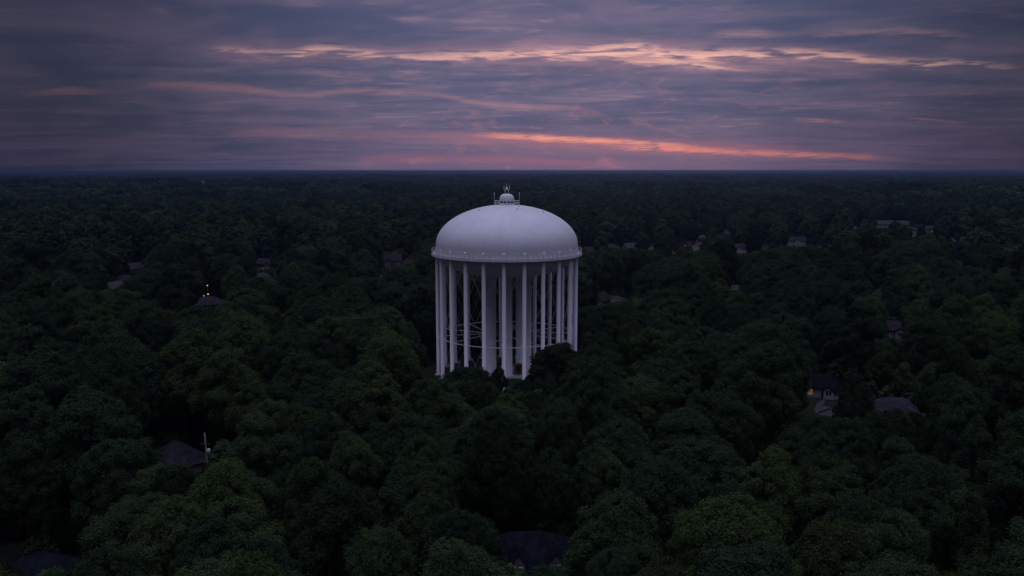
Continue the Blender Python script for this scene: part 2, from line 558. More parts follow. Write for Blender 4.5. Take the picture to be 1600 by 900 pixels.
for a in legs:
    p = pol(R_LEG, a, 0)
    lo = link("leg", leg_me, tower, p)
    link("leg_cap", cap_me, lo)
    pr = link("pier", pier_me, tower, p)
    pr.rotation_euler = (0, 0, a)
LEVELS = [0.6, 11.1, 22.2, 33.2]
for i, a in enumerate(legs):
    b2 = legs[(i + 1) % NLEG] + (2 * math.pi if i == NLEG - 1 else 0)
    MB().tube(pol(R_LEG, a, 11.1), pol(R_LEG, b2, 11.1), 0.105, n=6).build("strut", M["white"], tower)
    for z0, z1 in zip(LEVELS, LEVELS[1:]):
        MB().tube(pol(R_LEG + 0.05, a, z0), pol(R_LEG + 0.05, b2, z1), 0.036, n=5).build("brace_rod", M["grey_steel"], tower)
        MB().tube(pol(R_LEG - 0.08, a, z1), pol(R_LEG - 0.08, b2, z0), 0.036, n=5).build("brace_rod", M["grey_steel"], tower)
# riser columns in the middle
RIS = [(-4.45, 0.4), (0.05, -3.6), (3.95, 0.2), (5.45, 3.2)]
for x, y in RIS:
    top = 34.0 - 6.7 * math.sqrt(max(0, 1 - (x * x + y * y) / 19.3 ** 2)) + 0.5
    MB().lathe([(1.9, 0.0), (1.9, 0.35), (1.47, 0.4), (1.47, top - 1.2), (1.62, top - 1.1), (1.62, top)], 28, x, y).build("riser_column", M["white"], tower, True)
for i, a in enumerate(legs):
    if i % 2:
        continue
    x, y = min(RIS, key=lambda q: (q[0] - 19 * math.sin(a)) ** 2 + (q[1] + 19 * math.cos(a)) ** 2)
    MB().tube((x, y, 11.1), pol(R_LEG, a, 11.1), 0.085, n=6).build("radial_strut", M["white"], tower)
# cupola on the dome
cup = MB().lathe([(1.95, 46.3), (1.95, 46.98), (1.84, 47.0), (1.84, 48.15), (1.93, 48.18), (1.93, 48.6)], 40)
cup.build("cupola_drum", M["white"], tower, False)
MB().lathe([(1.97, 48.55), (1.93, 48.85), (1.80, 49.25), (1.5, 49.62), (1.0, 49.85), (0.5, 49.93), (0.01, 49.95)], 40).build("cupola_roof", M["white"], tower, True)
slot_me = MB().box(-0.36, 0.36, -0.06, 0.05, 0, 0.72).mesh("vent_opening", M["dark"])
for k in range(12):
    a = 2 * math.pi * (k + 0.5) / 12
    o = link("vent_opening", slot_me, tower, pol(1.84, a, 47.28))
    o.rotation_euler = (0, 0, a)
# arched light cage above it
cage = MB()
for s in (-1, 1):
    for q in (-1, 1):
        cage.tube((s * 0.42, q * 0.3, 49.8), (s * 0.42, q * 0.3, 50.75), 0.07, n=6)
for q in (-0.3, 0.3):
    pts = [(0.42 * math.cos(t), q, 50.75 + 0.36 * math.sin(t)) for t in [i * math.pi / 6 for i in range(7)]]
    for p0, p1 in zip(pts, pts[1:]):
        cage.tube(p0, p1, 0.07, n=6)
cage.build("lantern_cage", M["white"], tower)
MB().lathe([(0.22, 49.9), (0.26, 50.2), (0.26, 50.55), (0.12, 50.75), (0.01, 50.78)], 12).build("beacon", M["dark"], tower, True)
MB().lathe([(0.36, 51.05), (0.4, 51.2), (0.3, 51.45), (0.12, 51.75), (0.05, 51.9), (0.045, 52.7), (0.01, 52.75)], 14).build("finial", M["white"], tower, True)
for s, t0, t1 in ((-1, 50.6, 52.2), (1, 50.6, 52.4)):
    an = MB().tube((s * 0.45, 0, t0 - 0.2), (s * 0.72, 0, t0 + 0.5), 0.045, n=6)
    an.tube((s * 0.72, 0, t0 + 0.5), (s * 0.76, 0, t1), 0.075, n=6)
    an.build("antenna", M["white"], tower)
# platform rail round the cupola with two whip aerials
PR, zb = 3.3, 46.6
plat_post = MB().tube((0, 0, 0), (0, 0, 1.38), 0.055, n=6).mesh("platform_post", M["white"])
for k in range(10):
    a = 2 * math.pi * (k + 0.5) / 10 + math.pi / 10
    link("platform_post", plat_post, tower, pol(PR, a, zb + 0.06))
for z in (zb + 1.42, zb + 0.82):
    r = MB()
    for k in range(40):
        r.tube(pol(PR, 2 * math.pi * k / 40, z), pol(PR, 2 * math.pi * (k + 1) / 40, z), 0.05, n=5, caps=False)
    r.build("platform_rail", M["white"], tower)
for s in (-1, 1):
    MB().tube((s * (PR + 0.1), 0, zb + 0.1), (s * (PR + 0.1), 0, 49.6), 0.045, n=6).tube((s * (PR + 0.1), 0, 49.6), (s * (PR + 0.1), 0, 50.3 if s < 0 else 50.4), 0.08, n=6).build("whip_aerial", M["white"], tower)
for a, r in ((0.62, 5.6), (0.35, 8.2), (-0.9, 9.4), (1.1, 11.0)):      # small fittings on the dome
    zc = Z_EQ + (Z_TOP - Z_EQ) * math.sqrt(1 - (r / R_T) ** 2)
    p = pol(r, a, zc - 0.05)
    MB().lathe([(0.2, 0), (0.2, 0.22), (0.1, 0.34), (0.01, 0.36)], 10).build("dome_fitting", M["grey_steel"], tower, True).location = p
# pad, and the rusty valve housing seen between the risers
yard = MB().lathe([(27, -0.2), (26.5, 0.012), (0.01, 0.012)], 40).build("tower_yard", M["ground"])
yard.location = (TX, TY, 0)
yard["kind"] = "structure"
pad = MB().box(-8, 9, -7, 6.5, -0.2, 0.16).build("concrete_pad", M["concrete"])
pad.location = (TX, TY, 0)
pad["kind"] = "structure"
vh = thing("valve_house", "low rust-brown valve housing between the risers at the tower's foot", "valve housing", (TX + 3.1, TY - 2.0, 0.16))
MB().box(-1.2, 1.2, -0.9, 0.9, 0, 2.6).build("housing", M["rust"], vh)
MB().box(-1.35, 1.35, -1.05, 1.05, 2.6, 2.78).build("cover", M["rust"], vh)
MB().box(-0.45, 0.45, -0.97, -0.9, 0.1, 2.1).build("hatch", M["dark"], vh)

# ------------------------------------------------------------------ houses
WINDOWS = []      # (px0, px1, lowest visible py, distance): trees nearer than the distance stay below that line
FOOT = [(TX, TY, 23.5)]


def gable_prism(b, w, d, h, rh, y0=None, y1=None):
    """walls with gables on the +-x ends, ridge along x"""
    x0, x1 = -w / 2, w / 2
    y0, y1 = (-d / 2 if y0 is None else y0), (d / 2 if y1 is None else y1)
    ym = (y0 + y1) / 2
    b.add([(x0, y0, 0), (x1, y0, 0), (x1, y1, 0), (x0, y1, 0), (x0, y0, h), (x1, y0, h), (x1, y1, h), (x0, y1, h), (x0, ym, h + rh), (x1, ym, h + rh)],
          [(0, 1, 5, 4), (1, 2, 6, 9, 5), (2, 3, 7, 6), (3, 0, 4, 8, 7)])


def gable_roof(b, w, d, h, rh, oh=0.5, th=0.28):
    sl = rh / (d / 2)
    x0, x1 = -w / 2 - oh, w / 2 + oh
    ye, ze, zr = d / 2 + oh, h - sl * oh, h + rh
    for s in (-1, 1):
        b.add([(x0, s * ye, ze), (x1, s * ye, ze), (x1, 0, zr), (x0, 0, zr), (x0, s * ye, ze + th), (x1, s * ye, ze + th), (x1, 0, zr + th), (x0, 0, zr + th)],
              [(0, 1, 2, 3), (4, 7, 6, 5), (0, 4, 5, 1), (0, 3, 7, 4), (1, 5, 6, 2)])


def hip_roof(b, w, d, h, rh, oh=0.55):
    x, y = w / 2 + oh, d / 2 + oh
    rx = max(0.4, x - y)
    b.add([(-x, -y, h), (x, -y, h), (x, y, h), (-x, y, h), (-x, -y, h + 0.22), (x, -y, h + 0.22), (x, y, h + 0.22), (-x, y, h + 0.22), (-rx, 0, h + rh), (rx, 0, h + rh)],
          [(0, 3, 2, 1), (0, 1, 5, 4), (1, 2, 6, 5), (2, 3, 7, 6), (3, 0, 4, 7), (4, 5, 9, 8), (5, 6, 9), (6, 7, 8, 9), (7, 4, 8)])


frame_me, pane_me, pane_lit_me = {}, None, None


def add_window(parent, x, y, z, w, h, lit, yaw=0.0):
    key = (round(w, 2), round(h, 2))
    if key not in frame_me:
        f = MB()
        t = 0.12
        f.box(-w / 2 - t, w / 2 + t, -0.07, 0.02, -t, 0).box(-w / 2 - t, w / 2 + t, -0.07, 0.02, h, h + t)
        f.box(-w / 2 - t, -w / 2, -0.07, 0.02, 0, h).box(w / 2, w / 2 + t, -0.07, 0.02, 0, h).box(-0.03, 0.03, -0.06, -0.03, 0, h)
        frame_me[key] = (f.mesh("window", M["trim"]), MB().box(-w / 2, w / 2, -0.028, 0.015, 0, h).mesh("pane", M["glass"]), MB().box(-w / 2, w / 2, -0.028, 0.015, 0, h).mesh("pane", M["lit"]))
    fm, pm, lm = frame_me[key]
    o = link("window", fm, parent, (x, y, z))
    o.rotation_euler = (0, 0, yaw)
    link("pane", lm if lit else pm, o)


def house(px, py, label, w=13.0, d=9.0, h=5.2, rh=3.2, roof="gable", roofm="roof_grey", wall="wall_cream", rz=0.0, lit=(), wing=None, chimney=True, vis=None, name="house", cat="house", dormers=0, group="houses among the trees", nwin=4, dist=None):
    if py < 480 and w < 30:                            # modest houses out in the wood
        w, d, h, rh = w * 0.82, d * 0.82, h * 0.88, rh * 0.85
        wing = (wing[0] * 0.82, wing[1] * 0.82, wing[2]) if wing else None
    ztop = h + rh
    p = at_z(px, py, ztop)
    for _ in range(3):
        gz = float(terrain(p.x, p.y))
        p = at_z(px, py, ztop + gz)
    rzz = math.radians(rz) - math.atan2(p.x, p.y)
    t = thing(name, label, cat, (p.x, p.y, gz - 0.05), rzz, group)
    b = MB()
    if roof == "gable":
        gable_prism(b, w, d, h, rh - 0.05)
        b.build("wall", M[wall], t)
        r = MB()
        gable_roof(r, w, d, h, rh)
    else:
        b.box(-w / 2, w / 2, -d / 2, d / 2, 0, h).build("wall", M[wall], t)
        r = MB()
        hip_roof(r, w, d, h, rh)
    ro = r.build("roof", M[roofm], t)
    if chimney:
        cx = w * 0.28
        MB().box(cx - 0.5, cx + 0.5, 0.5, 1.4, h, ztop + 1.1).box(cx - 0.6, cx + 0.6, 0.4, 1.5, ztop + 1.103, ztop + 1.28).build("chimney", M["brick"], ro)
    two = h > 4.4
    k = 0
    for row, z in enumerate((1.0, 3.6) if two else (1.0,)):
        for i in range(nwin):
            x = -w / 2 + w * (i + 0.5) / nwin
            if row == 0 and i == nwin // 2:
                MB().box(x - 0.55, x + 0.55, -d / 2 - 0.06, -d / 2 + 0.02, 0.15, 2.3).build("door", M["door"], t)
            elif not (wing and abs(x - wing[0]) < wing[1] / 2 + 0.6):
                add_window(t, x, -d / 2, min(z, h - 1.75), 1.05, 1.35, k in lit)
            k += 1
    for s in (-1, 1):                                   # gable-end windows
        add_window(t, s * w / 2, -1.2, 1.1, 0.95, 1.25, False, s * math.pi / 2)
        add_window(t, s * w / 2, 1.4, 1.1, 0.95, 1.25, False, s * math.pi / 2)
    if wing:                                            # a gabled front wing: (x, width, depth)
        wx, ww, wd = wing
        wb, wr = MB(), MB()
        gable_prism(wb, wd + d / 2, ww, h - 0.3, ww * 0.42)
        gable_roof(wr, wd + d / 2, ww, h - 0.3, ww * 0.42 + 0.05, 0.4, 0.24)
        R90 = Matrix.Translation((wx, -(wd + d / 2) / 2, 0)) @ Matrix.Rotation(math.pi / 2, 4, "Z")
        for bb in (wb, wr):
            bb.v = [tuple(R90 @ Vector(v)) for v in bb.v]
        wb.build("gable_wall", M[wall], t)
        wr.build("gable_roof", M[roofm], t)
        add_window(t, wx, -(wd + d / 2) - 0.005, 1.0, 1.4, 1.4, 98 in lit)
        if two:
            add_window(t, wx, -(wd + d / 2) - 0.005, h - 1.7, 1.2, 1.2, 99 in lit)
    for q in range(dormers):
        dxx = -w * 0.1 + q * w * 0.32
        db, dr = MB(), MB()
        gable_prism(db, d * 0.34, 1.8, 1.9, 1.2)
        gable_roof(dr, d * 0.34, 1.8, 1.9, 1.2, 0.22, 0.16)
        R90 = Matrix.Translation((dxx, -d * 0.30, h + 0.5)) @ Matrix.Rotation(math.pi / 2, 4, "Z")
        for bb in (db, dr):
            bb.v = [tuple(R90 @ Vector(v)) for v in bb.v]
        do = db.build("dormer", M["wall_grey"], t)
        dr.build("dormer_roof", M[roofm], do)
        add_window(do, dxx, -d * 0.30 - d * 0.17 - 0.005, h + 0.75, 0.9, 1.1, False)
    FOOT.append((p.x, p.y, math.hypot(w, d) * 0.42))
    if vis:
        if py < 480:                                       # their lower parts stay buried in the crowns
            vis = (vis[0], vis[1], py + 0.88 * (vis[2] - py))
        WINDOWS.append((vis[0], vis[1], vis[2], math.hypot(p.x, p.y)))
    return t, p


# close ones
house(273, 688, "slate-roofed house in a dark gap just beside the utility pole", 9, 9, 3.8, 3.8, "hip", "roof_grey", "wall_cream", 28, vis=(262, 302, 726), chimney=False)
house(820, 829, "dark hip-roofed house with two pale pointed dormers at the photo's bottom edge", 15, 11, 4.6, 4.4, "hip", "roof_slate", "wall_grey", 8, vis=(802, 870, 884), dormers=2, chimney=False)
house(44, 867, "dark hip-roofed house cut off by the photo's bottom left corner", 16, 14, 3.6, 4.6, "hip", "roof_slate", "wall_grey", 38, vis=(2, 88, 905), chimney=False)
h4, h4p = house(1281, 583, "grey house with an orange lit window above a forked pale driveway", 13, 8, 2.5, 2.9, "hip", "roof_slate", "wall_white", -6, lit=(1,), wing=(2.8, 2.4, 0.7), vis=(1264, 1308, 650), chimney=False)
house(1400, 620, "low slate roof with one tiny light, right of the forked driveway", 12, 9, 3.4, 3.0, "hip", "roof_grey", "wall_grey", 14, lit=(0,), vis=(1384, 1418, 643), chimney=False)
house(1398, 502, "grey-roofed house with white gable wall and a chimney by the ridge", 10, 7.5, 2.8, 2.4, "gable", "roof_grey", "wall_white", -12, lit=(), wing=(3.0, 3.4, 1.0), vis=(1380, 1416, 531))
house(1379, 450, "small pale roof peeping between crowns above the white-gabled house", 10, 8, 4.6, 3.0, "hip", "roof_pale", "wall_grey", 20, vis=(1370, 1387, 463), chimney=False)
house(324, 463, "grey roof below a cluster of amber lights amid dark trees", 16, 10, 4.4, 3.4, "hip", "roof_grey", "wall_grey", 10, lit=(0,), vis=(312, 346, 483), chimney=False)
# farther ones, left of the tower
house(209, 411, "pale roof, topmost of three roofs stepping down a clearing", 13, 9, 5, 3.2, "gable", "roof_pale", "wall_tan", 30, lit=(1,), vis=(196, 222, 425), chimney=False)
house(194, 430, "small lit pale wall, middle of three stepping roofs", 9, 7, 5, 2.6, "gable", "roof_grey", "wall_cream", -30, lit=(0,), vis=(189, 199, 440), chimney=False)
house(176, 441, "pale gabled roof, lowest of three stepping roofs", 11, 9, 4.6, 3.2, "gable", "roof_pale", "wall_white", 50, vis=(167, 186, 454), chimney=False)
house(418, 404, "house with one bright spot on its wall, alone amid trees", 12, 9, 5.4, 3.2, "gable", "roof_grey", "wall_tan", -25, lit=(1,), vis=(409, 430, 423), wing=(2, 4, 1))
house(410, 426, "low pale roof just below the bright-spotted house", 11, 8, 3.4, 2.8, "hip", "roof_pale", "wall_grey", 15, vis=(399, 428, 434), chimney=False)
house(607, 398, "long twin-roofed house with a brick porch beside the tank", 17, 9, 5, 3.4, "gable", "roof_grey", "wall_tan", 6, vis=(597, 632, 420), wing=(-1.5, 4.5, 2))
house(641, 399, "narrow tan house end beside the twin-roofed house", 8, 8, 5.4, 3.0, "gable", "roof_brown", "wall_tan", 70, vis=(634, 646, 414), chimney=False)
house(597, 430, "tiny pale shed amid crowns below the twin-roofed house", 5, 4, 2.6, 1.6, "gable", "roof_pale", "wall_white", 20, vis=(593, 602, 435), chimney=False, nwin=2, cat="shed", name="shed")
# right of the tower
house(937, 457, "narrow house with a bright lower wall close right of the legs", 9, 8, 5.6, 3.2, "gable", "roof_brown", "wall_white", 60, lit=(98,), vis=(930, 944, 481), chimney=False)
house(962, 462, "pale low roof beside the narrow bright-walled house", 12, 9, 4, 3, "hip", "roof_pale", "wall_grey", -10, vis=(953, 972, 473), chimney=False)
house(919, 386, "brown roof just clear of the balcony's right end", 12, 9, 4.4, 3, "gable", "roof_brown", "wall_tan", 10, vis=(911, 926, 397), chimney=False)
house(956, 381, "grey roof, second house out from the balcony", 13, 9, 4.8, 3.2, "hip", "roof_grey", "wall_grey", -15, vis=(947, 967, 392), chimney=False)
house(984, 380, "pale gabled house, third out from the balcony", 11, 8, 5.2, 3.2, "gable", "roof_pale", "wall_grey", 35, vis=(975, 991, 391), wing=(1.5, 4, 1.2), chimney=False)
house(1018, 382, "small white gable standing by itself in the wood", 6, 6, 5, 2.4, "gable", "roof_grey", "wall_white", 85, vis=(1014, 1021, 393), chimney=False, nwin=2)
house(1051, 394, "low house with pale flat roof in front of the lit tan house", 12, 9, 3.2, 2.0, "hip", "roof_pale", "wall_white", 0, vis=(1044, 1058, 404), chimney=False)
house(1077, 370, "big tan house with one lit window amid the right cluster", 14, 10, 6, 3.4, "gable", "roof_brown", "wall_tan", -20, lit=(1,), vis=(1064, 1086, 389), wing=(2.5, 5, 1.5))
house(1097, 367, "pale roof behind the big tan house", 11, 8, 5, 2.8, "hip", "roof_pale", "wall_grey", 15, vis=(1090, 1104, 375), chimney=False)
house(1091, 379, "narrow pale house with bright foot beside the big tan house", 7, 7, 6, 2.6, "gable", "roof_pale", "wall_white", 60, lit=(0,), vis=(1086, 1095, 394), chimney=False, nwin=2)
house(1137, 360, "single mauve roof high among the crowns of the right cluster", 12, 9, 5, 3.2, "gable", "roof_pale", "wall_tan", -40, vis=(1130, 1142, 369), chimney=False)
house(1156, 381, "grey house with white garage wall and pale drive before it", 13, 9, 5.4, 3.2, "gable", "roof_grey", "wall_white", 25, lit=(0,), vis=(1147, 1166, 399), wing=(-3, 4, 1.2), chimney=False)
house(1192, 384, "low pale house with a tall slim chimney", 12, 8, 3.6, 2.8, "gable", "roof_pale", "wall_cream", -8, vis=(1186, 1200, 394))
house(1243, 370, "wide grey house with a bright white front gable", 17, 9, 5, 3.2, "gable", "roof_grey", "wall_white", 5, vis=(1230, 1261, 388), wing=(1.5, 5, 2), chimney=False)
house(1284, 383, "bare pale wall corner between the gabled house and the lit terrace", 7, 6, 3.2, 2.2, "hip", "roof_pale", "wall_cream", 20, vis=(1280, 1290, 388), chimney=False, nwin=2)
house(1150, 445, "dim mauve roof sunk in crowns below the right cluster", 13, 9, 4, 3, "hip", "roof_pale", "wall_grey", 10, vis=(1140, 1160, 456), chimney=False)
house(1335, 354, "white cottage gable left of the long lit terrace", 10, 8, 4.4, 3.2, "gable", "roof_pale", "wall_white", 65, lit=(98,), vis=(1328, 1341, 362), chimney=False)
house(1350, 342, "plain grey block rising just behind the terrace's left end", 9, 9, 7.4, 2.0, "hip", "roof_grey", "wall_grey", 20, vis=(1344, 1357, 350), chimney=False)
house(1396, 345, "long terrace of flats with a row of lit windows", 40, 10, 6, 3.2, "gable", "roof_pale", "wall_cream", 4, lit=(2, 5, 6, 9, 13, 15), vis=(1371, 1420, 360), nwin=9, name="apartment_building", cat="apartment building", group="lit flats in the wood", chimney=False)
house(1425, 355, "tall pale block with a lit lower window at the terrace's right end", 12, 9, 8.2, 2.4, "hip", "roof_grey", "wall_cream", -18, lit=(0, 1), vis=(1415, 1433, 374), name="apartment_building", cat="apartment building", group="lit flats in the wood", chimney=False, nwin=3)
house(1440, 349, "tiny white gable behind the tall pale block", 6, 5, 5, 2.2, "gable", "roof_pale", "wall_white", 80, vis=(1436, 1442, 354), chimney=False, nwin=2)
house(1457, 353, "long pale low house, last but one of the lit row", 15, 8, 4.4, 2.8, "gable", "roof_pale", "wall_cream", 24, lit=(1,), vis=(1449, 1464, 371), chimney=False)
house(1486, 372, "small bright white gable right of the lit row", 7, 6, 4.6, 2.6, "gable", "roof_pale", "wall_white", 75, vis=(1481, 1490, 379), chimney=False, nwin=2)
house(1508, 370, "twin-gabled pale house farthest out past the lit row", 13, 8, 4.6, 3, "gable", "roof_pale", "wall_grey", 12, vis=(1500, 1515, 379), wing=(-2, 4.4, 1.4), chimney=False)
house(1502, 408, "dim house with pale front sunk in the wood below the lit row", 12, 9, 4.4, 3.2, "gable", "roof_grey", "wall_cream", -15, vis=(1494, 1512, 418), wing=(1.5, 4, 1), chimney=False)
# far works building with two lights
house(314, 282.0, "long white works building far off near the horizon", 84, 30, 9, 3, "gable", "roof_pale", "wall_white", 0, lit=(), vis=(296, 334, 288), nwin=12, name="warehouse", cat="warehouse", group="far works", chimney=False)


def lamp_post(px, py, z, label, m, group, r=0.22, vis=None):
    p = at_z(px, py, z)
    g0 = float(terrain(p.x, p.y))
    p = at_z(px, py, z + g0)
    t = thing("street_lamp", label, "street lamp", (p.x, p.y, g0), -math.atan2(p.x, p.y), group)
    MB().tube((0, 0.6, 0), (0, 0.6, z + 0.25), 0.09, 0.06, 8).tube((0, 0.6, z + 0.25), (0, 0, z + 0.18), 0.05, n=6).build("pole", M["grey_steel"], t)
    MB().lathe([(0.01, -r), (r * 0.7, -r * 0.7), (r, 0), (r * 0.7, r * 0.6), (0.02, r * 0.75)], 12).build("globe", M[m], t, True).location = (0, 0, z)
    WINDOWS.append((px - 3, px + 3, py + 2.5, math.hypot(p.x, p.y)))


lamp_post(324, 446, 6.0, "amber street lamp, highest of three over the grey roof", "lamp", "amber lamps above the grey roof", 0.30)
lamp_post(318.5, 462, 5.0, "faint amber street lamp, lower left of three over the grey roof", "lamp", "amber lamps above the grey roof", 0.22)
lamp_post(325, 459.5, 5.0, "bright amber street lamp, lower right of three over the grey roof", "lamp", "amber lamps above the grey roof", 0.32)
lamp_post(334, 291.6, 10.0, "larger white yard light of a pair below the far works building", "lamp_white", "yard lights by the far works", 1.7)
lamp_post(337.5, 291.2, 10.0, "smaller white yard light of a pair below the far works building", "lamp_white", "yard lights by the far works", 1.2)
lamp_post(1373.5, 633.5, 4.5, "single pale lamp between the forked driveway and the low slate roof", "lamp_white", None, 0.16)

# forked driveway and lawn before the lit house
def sheet(name, pix, z, m, kind="structure"):
    b = MB()
    pts = [at_z(x, y, z) for x, y in pix]
    b.add(pts, [tuple(range(len(pts)))])
    me_o = b.build(name, M[m])
    me_o["kind"] = kind
    return me_o


# these outlines lie on the ground in front of the house
sheet("lawn", [(1248, 622), (1320, 622), (1330, 668), (1240, 668)], 0.012, "lawn")
drv = MB()
for pix in ([(1288, 622), (1291.5, 622), (1286, 633), (1279, 643), (1276, 647), (1272, 640), (1276, 630)],
            [(1286.5, 633.5), (1296, 634.5), (1297, 636.5), (1279.5, 642.5)],
            [(1276.5, 647.5), (1296, 641), (1306, 645), (1300, 655), (1293, 668), (1287, 668), (1291, 652)]):
    pts = [at_z(x, y, 0.02) for x, y in pix]
    drv.add(pts, [tuple(range(len(pts)))])
d_o = drv.build("driveway", M["asphalt"])
d_o["kind"] = "structure"

# utility pole beside the first house
pp = at_z(323.5, 720, 9.0)
pole = thing("utility_pole", "leaning weathered utility pole with crossarm beside the slate-roofed house", "utility pole", (pp.x, pp.y, 0))
ptop = at_y(319.5, 676, pp.y)
lean = (ptop.x - pp.x) / (ptop.z - 9.0)
PT = ptop.z
MB().tube((-lean * 9.0, 0, 0), (lean * (PT - 9.0), 0, PT), 0.17, 0.11, 10).build("pole", M["wood_pole"], pole, True)
MB().box(lean * (PT - 10.8) - 0.85, lean * (PT - 10.8) + 0.85, -0.26, -0.16, PT - 1.92, PT - 1.8).build("crossarm", M["bark"], pole)
for s in (-0.78, -0.36, 0.36, 0.78):
    MB().lathe([(0.05, PT - 1.8), (0.07, PT - 1.7), (0.03, PT - 1.6), (0.01, PT - 1.58)], 8, lean * (PT - 10.8) + s, -0.22).build("insulator", M["glass"], pole, True)
MB().lathe([(0.02, PT - 3.6), (0.26, PT - 3.55), (0.26, PT - 2.7), (0.02, PT - 2.65)], 12, lean * (PT - 12) + 0.44, -0.1).build("transformer", M["grey_steel"], pole, True)
WINDOWS.append((296, 356, 712, math.hypot(pp.x, pp.y)))


# ------------------------------------------------------------------ trees
def quads_mesh(name, cen, nor, size, aspect, rng, m):
    """many rhombic leaves: centres, normals, sizes"""
    n = len(cen)
    nor = nor / np.linalg.norm(nor, axis=1, keepdims=True)
    t = rng.normal(size=(n, 3))
    t -= nor * (t * nor).sum(1, keepdims=True)
    t /= np.linalg.norm(t, axis=1, keepdims=True)
    b = np.cross(nor, t)
    L = (size * (0.55 + 0.95 * rng.random(n) ** 1.4))[:, None]
    w = L * aspect
    v = np.empty((n, 4, 3))
    v[:, 0] = cen - t * L
    v[:, 1] = cen - b * w + nor * L * 0.12
    v[:, 2] = cen + t * L
    v[:, 3] = cen + b * w + nor * L * 0.12
    me = bpy.data.meshes.new(name)
    me.vertices.add(4 * n)
    me.loops.add(4 * n)
    me.polygons.add(n)
    me.vertices.foreach_set("co", v.reshape(-1))
    me.loops.foreach_set("vertex_index", np.arange(4 * n, dtype=np.int32))
    me.polygons.foreach_set("loop_start", np.arange(0, 4 * n, 4, dtype=np.int32))
    me.materials.append(m)
    me.update(calc_edges=True)
    return me


def unit(n, rng):
    v = rng.normal(size=(n, 3))
    return v / np.linalg.norm(v, axis=1, keepdims=True)


def crown_puffs(seed, R, H, base, nlobe, shape):
    """leaf clumps on the lobes of one crown: centres, radii, outward directions"""
    rng = np.random.default_rng(seed)
    cz, hz = (H + base) / 2, (H - base) / 2
    lob = []
    for k in range(nlobe):
        u = (k + 0.5) / nlobe
        zc = 1 - 1.55 * u
        a = k * 2.399963 + rng.normal(0, 0.35)
        rr = math.sqrt(max(0.0, 1 - zc * zc))
        f = rng.uniform(0.48, 0.80)
        if shape == "spread":
            rr, zc = rr * 1.05, zc * 0.9
        p = np.array([rr * math.cos(a) * R * f, rr * math.sin(a) * R * f, cz + zc * hz * f])
        lob.append((p, R * rng.uniform(0.28, 0.50)))
    lob.append((np.array([rng.normal(0, R * 0.12), rng.normal(0, R * 0.12), H - R * 0.42]), R * 0.40))
    C_, R_, D_ = [], [], []
    for i, (p, r) in enumerate(lob):
        n = int(24 * (r / 2.4) ** 2) + 6
        d = unit(n * 3, rng)
        outw = p - np.array([0, 0, cz - 0.2 * hz])
        outw /= np.linalg.norm(outw) + 1e-6
        d = d[(d @ (outw + np.array([0, 0, 0.35]))) > -0.25][:n]
        q = p + d * (r * (rng.uniform(0.70, 1.06, (len(d), 1)) + 0.34 * rng.random((len(d), 1)) ** 4)) * np.array([1, 1, 0.86])
        keep = np.ones(len(q), bool)
        for j, (p2, r2) in enumerate(lob):
            if j != i:
                keep &= np.linalg.norm((q - p2) / np.array([1, 1, 0.86]), axis=1) > 0.72 * r2
        q, d = q[keep], d[keep]
        C_.append(q)
        D_.append(d)
        R_.append(rng.uniform(0.45, 1.3, len(q)) * (R / 6.0) ** 0.5)
    c, r, d = np.concatenate(C_), np.concatenate(R_), np.concatenate(D_)
    # bring the crown back to its nominal radius and height
    fx = R / np.percentile(np.hypot(c[:, 0], c[:, 1]) + r * 0.9, 97)
    zt = np.max(c[:, 2] + r * 0.75)
    c = c * np.array([fx, fx, 1.0])
    c[:, 2] += H - zt
    lob = [(p * np.array([fx, fx, 1.0]) + np.array([0, 0, H - zt]), q) for p, q in lob]
    return c, r, d, lob


def leaves_on(puffs, per, size, rng, aspect=0.55):
    c, r, d = puffs[:3]
    n = len(c)
    k = np.repeat(np.arange(n), per)
    w = unit(len(k), rng) + d[k] * 0.55 + np.array([0, 0, 0.35])
    w /= np.linalg.norm(w, axis=1, keepdims=True)
    cen = c[k] + w * (r[k] * (rng.uniform(0.6, 1.06, len(k)) + 0.3 * rng.random(len(k)) ** 5))[:, None] * np.array([0.95, 0.95, 1.12])
    nor = w + 0.42 * rng.normal(size=w.shape) + np.array([0, 0, 0.25])
    return cen, nor


def trunk_mesh(seed, lob, base, H):
    rng = np.random.default_rng(seed)
    b = MB()
    top = Vector((rng.normal(0, 0.4), rng.normal(0, 0.4), H * 0.62))
    mid = Vector((rng.normal(0, 0.3), rng.normal(0, 0.3), base))
    b.tube((0, 0, -0.3), (0, 0, 0.9), 0.62, 0.42, 9, False)
    b.tube((0, 0, 0.9), mid, 0.42, 0.33, 9, False)
    b.tube(mid, top, 0.33, 0.14, 9, True)
    for p, r in lob:
        q = Vector(p)
        f = min(1.0, max(0.05, (q.z - base - 3.5) / (H * 0.62 - base)))
        s = mid.lerp(top, min(0.95, f))
        e = s.lerp(q, 0.9)
        b.tube(s, e, 0.17, 0.06, 6, True)
    return b.mesh("trunk", M["bark"], True)


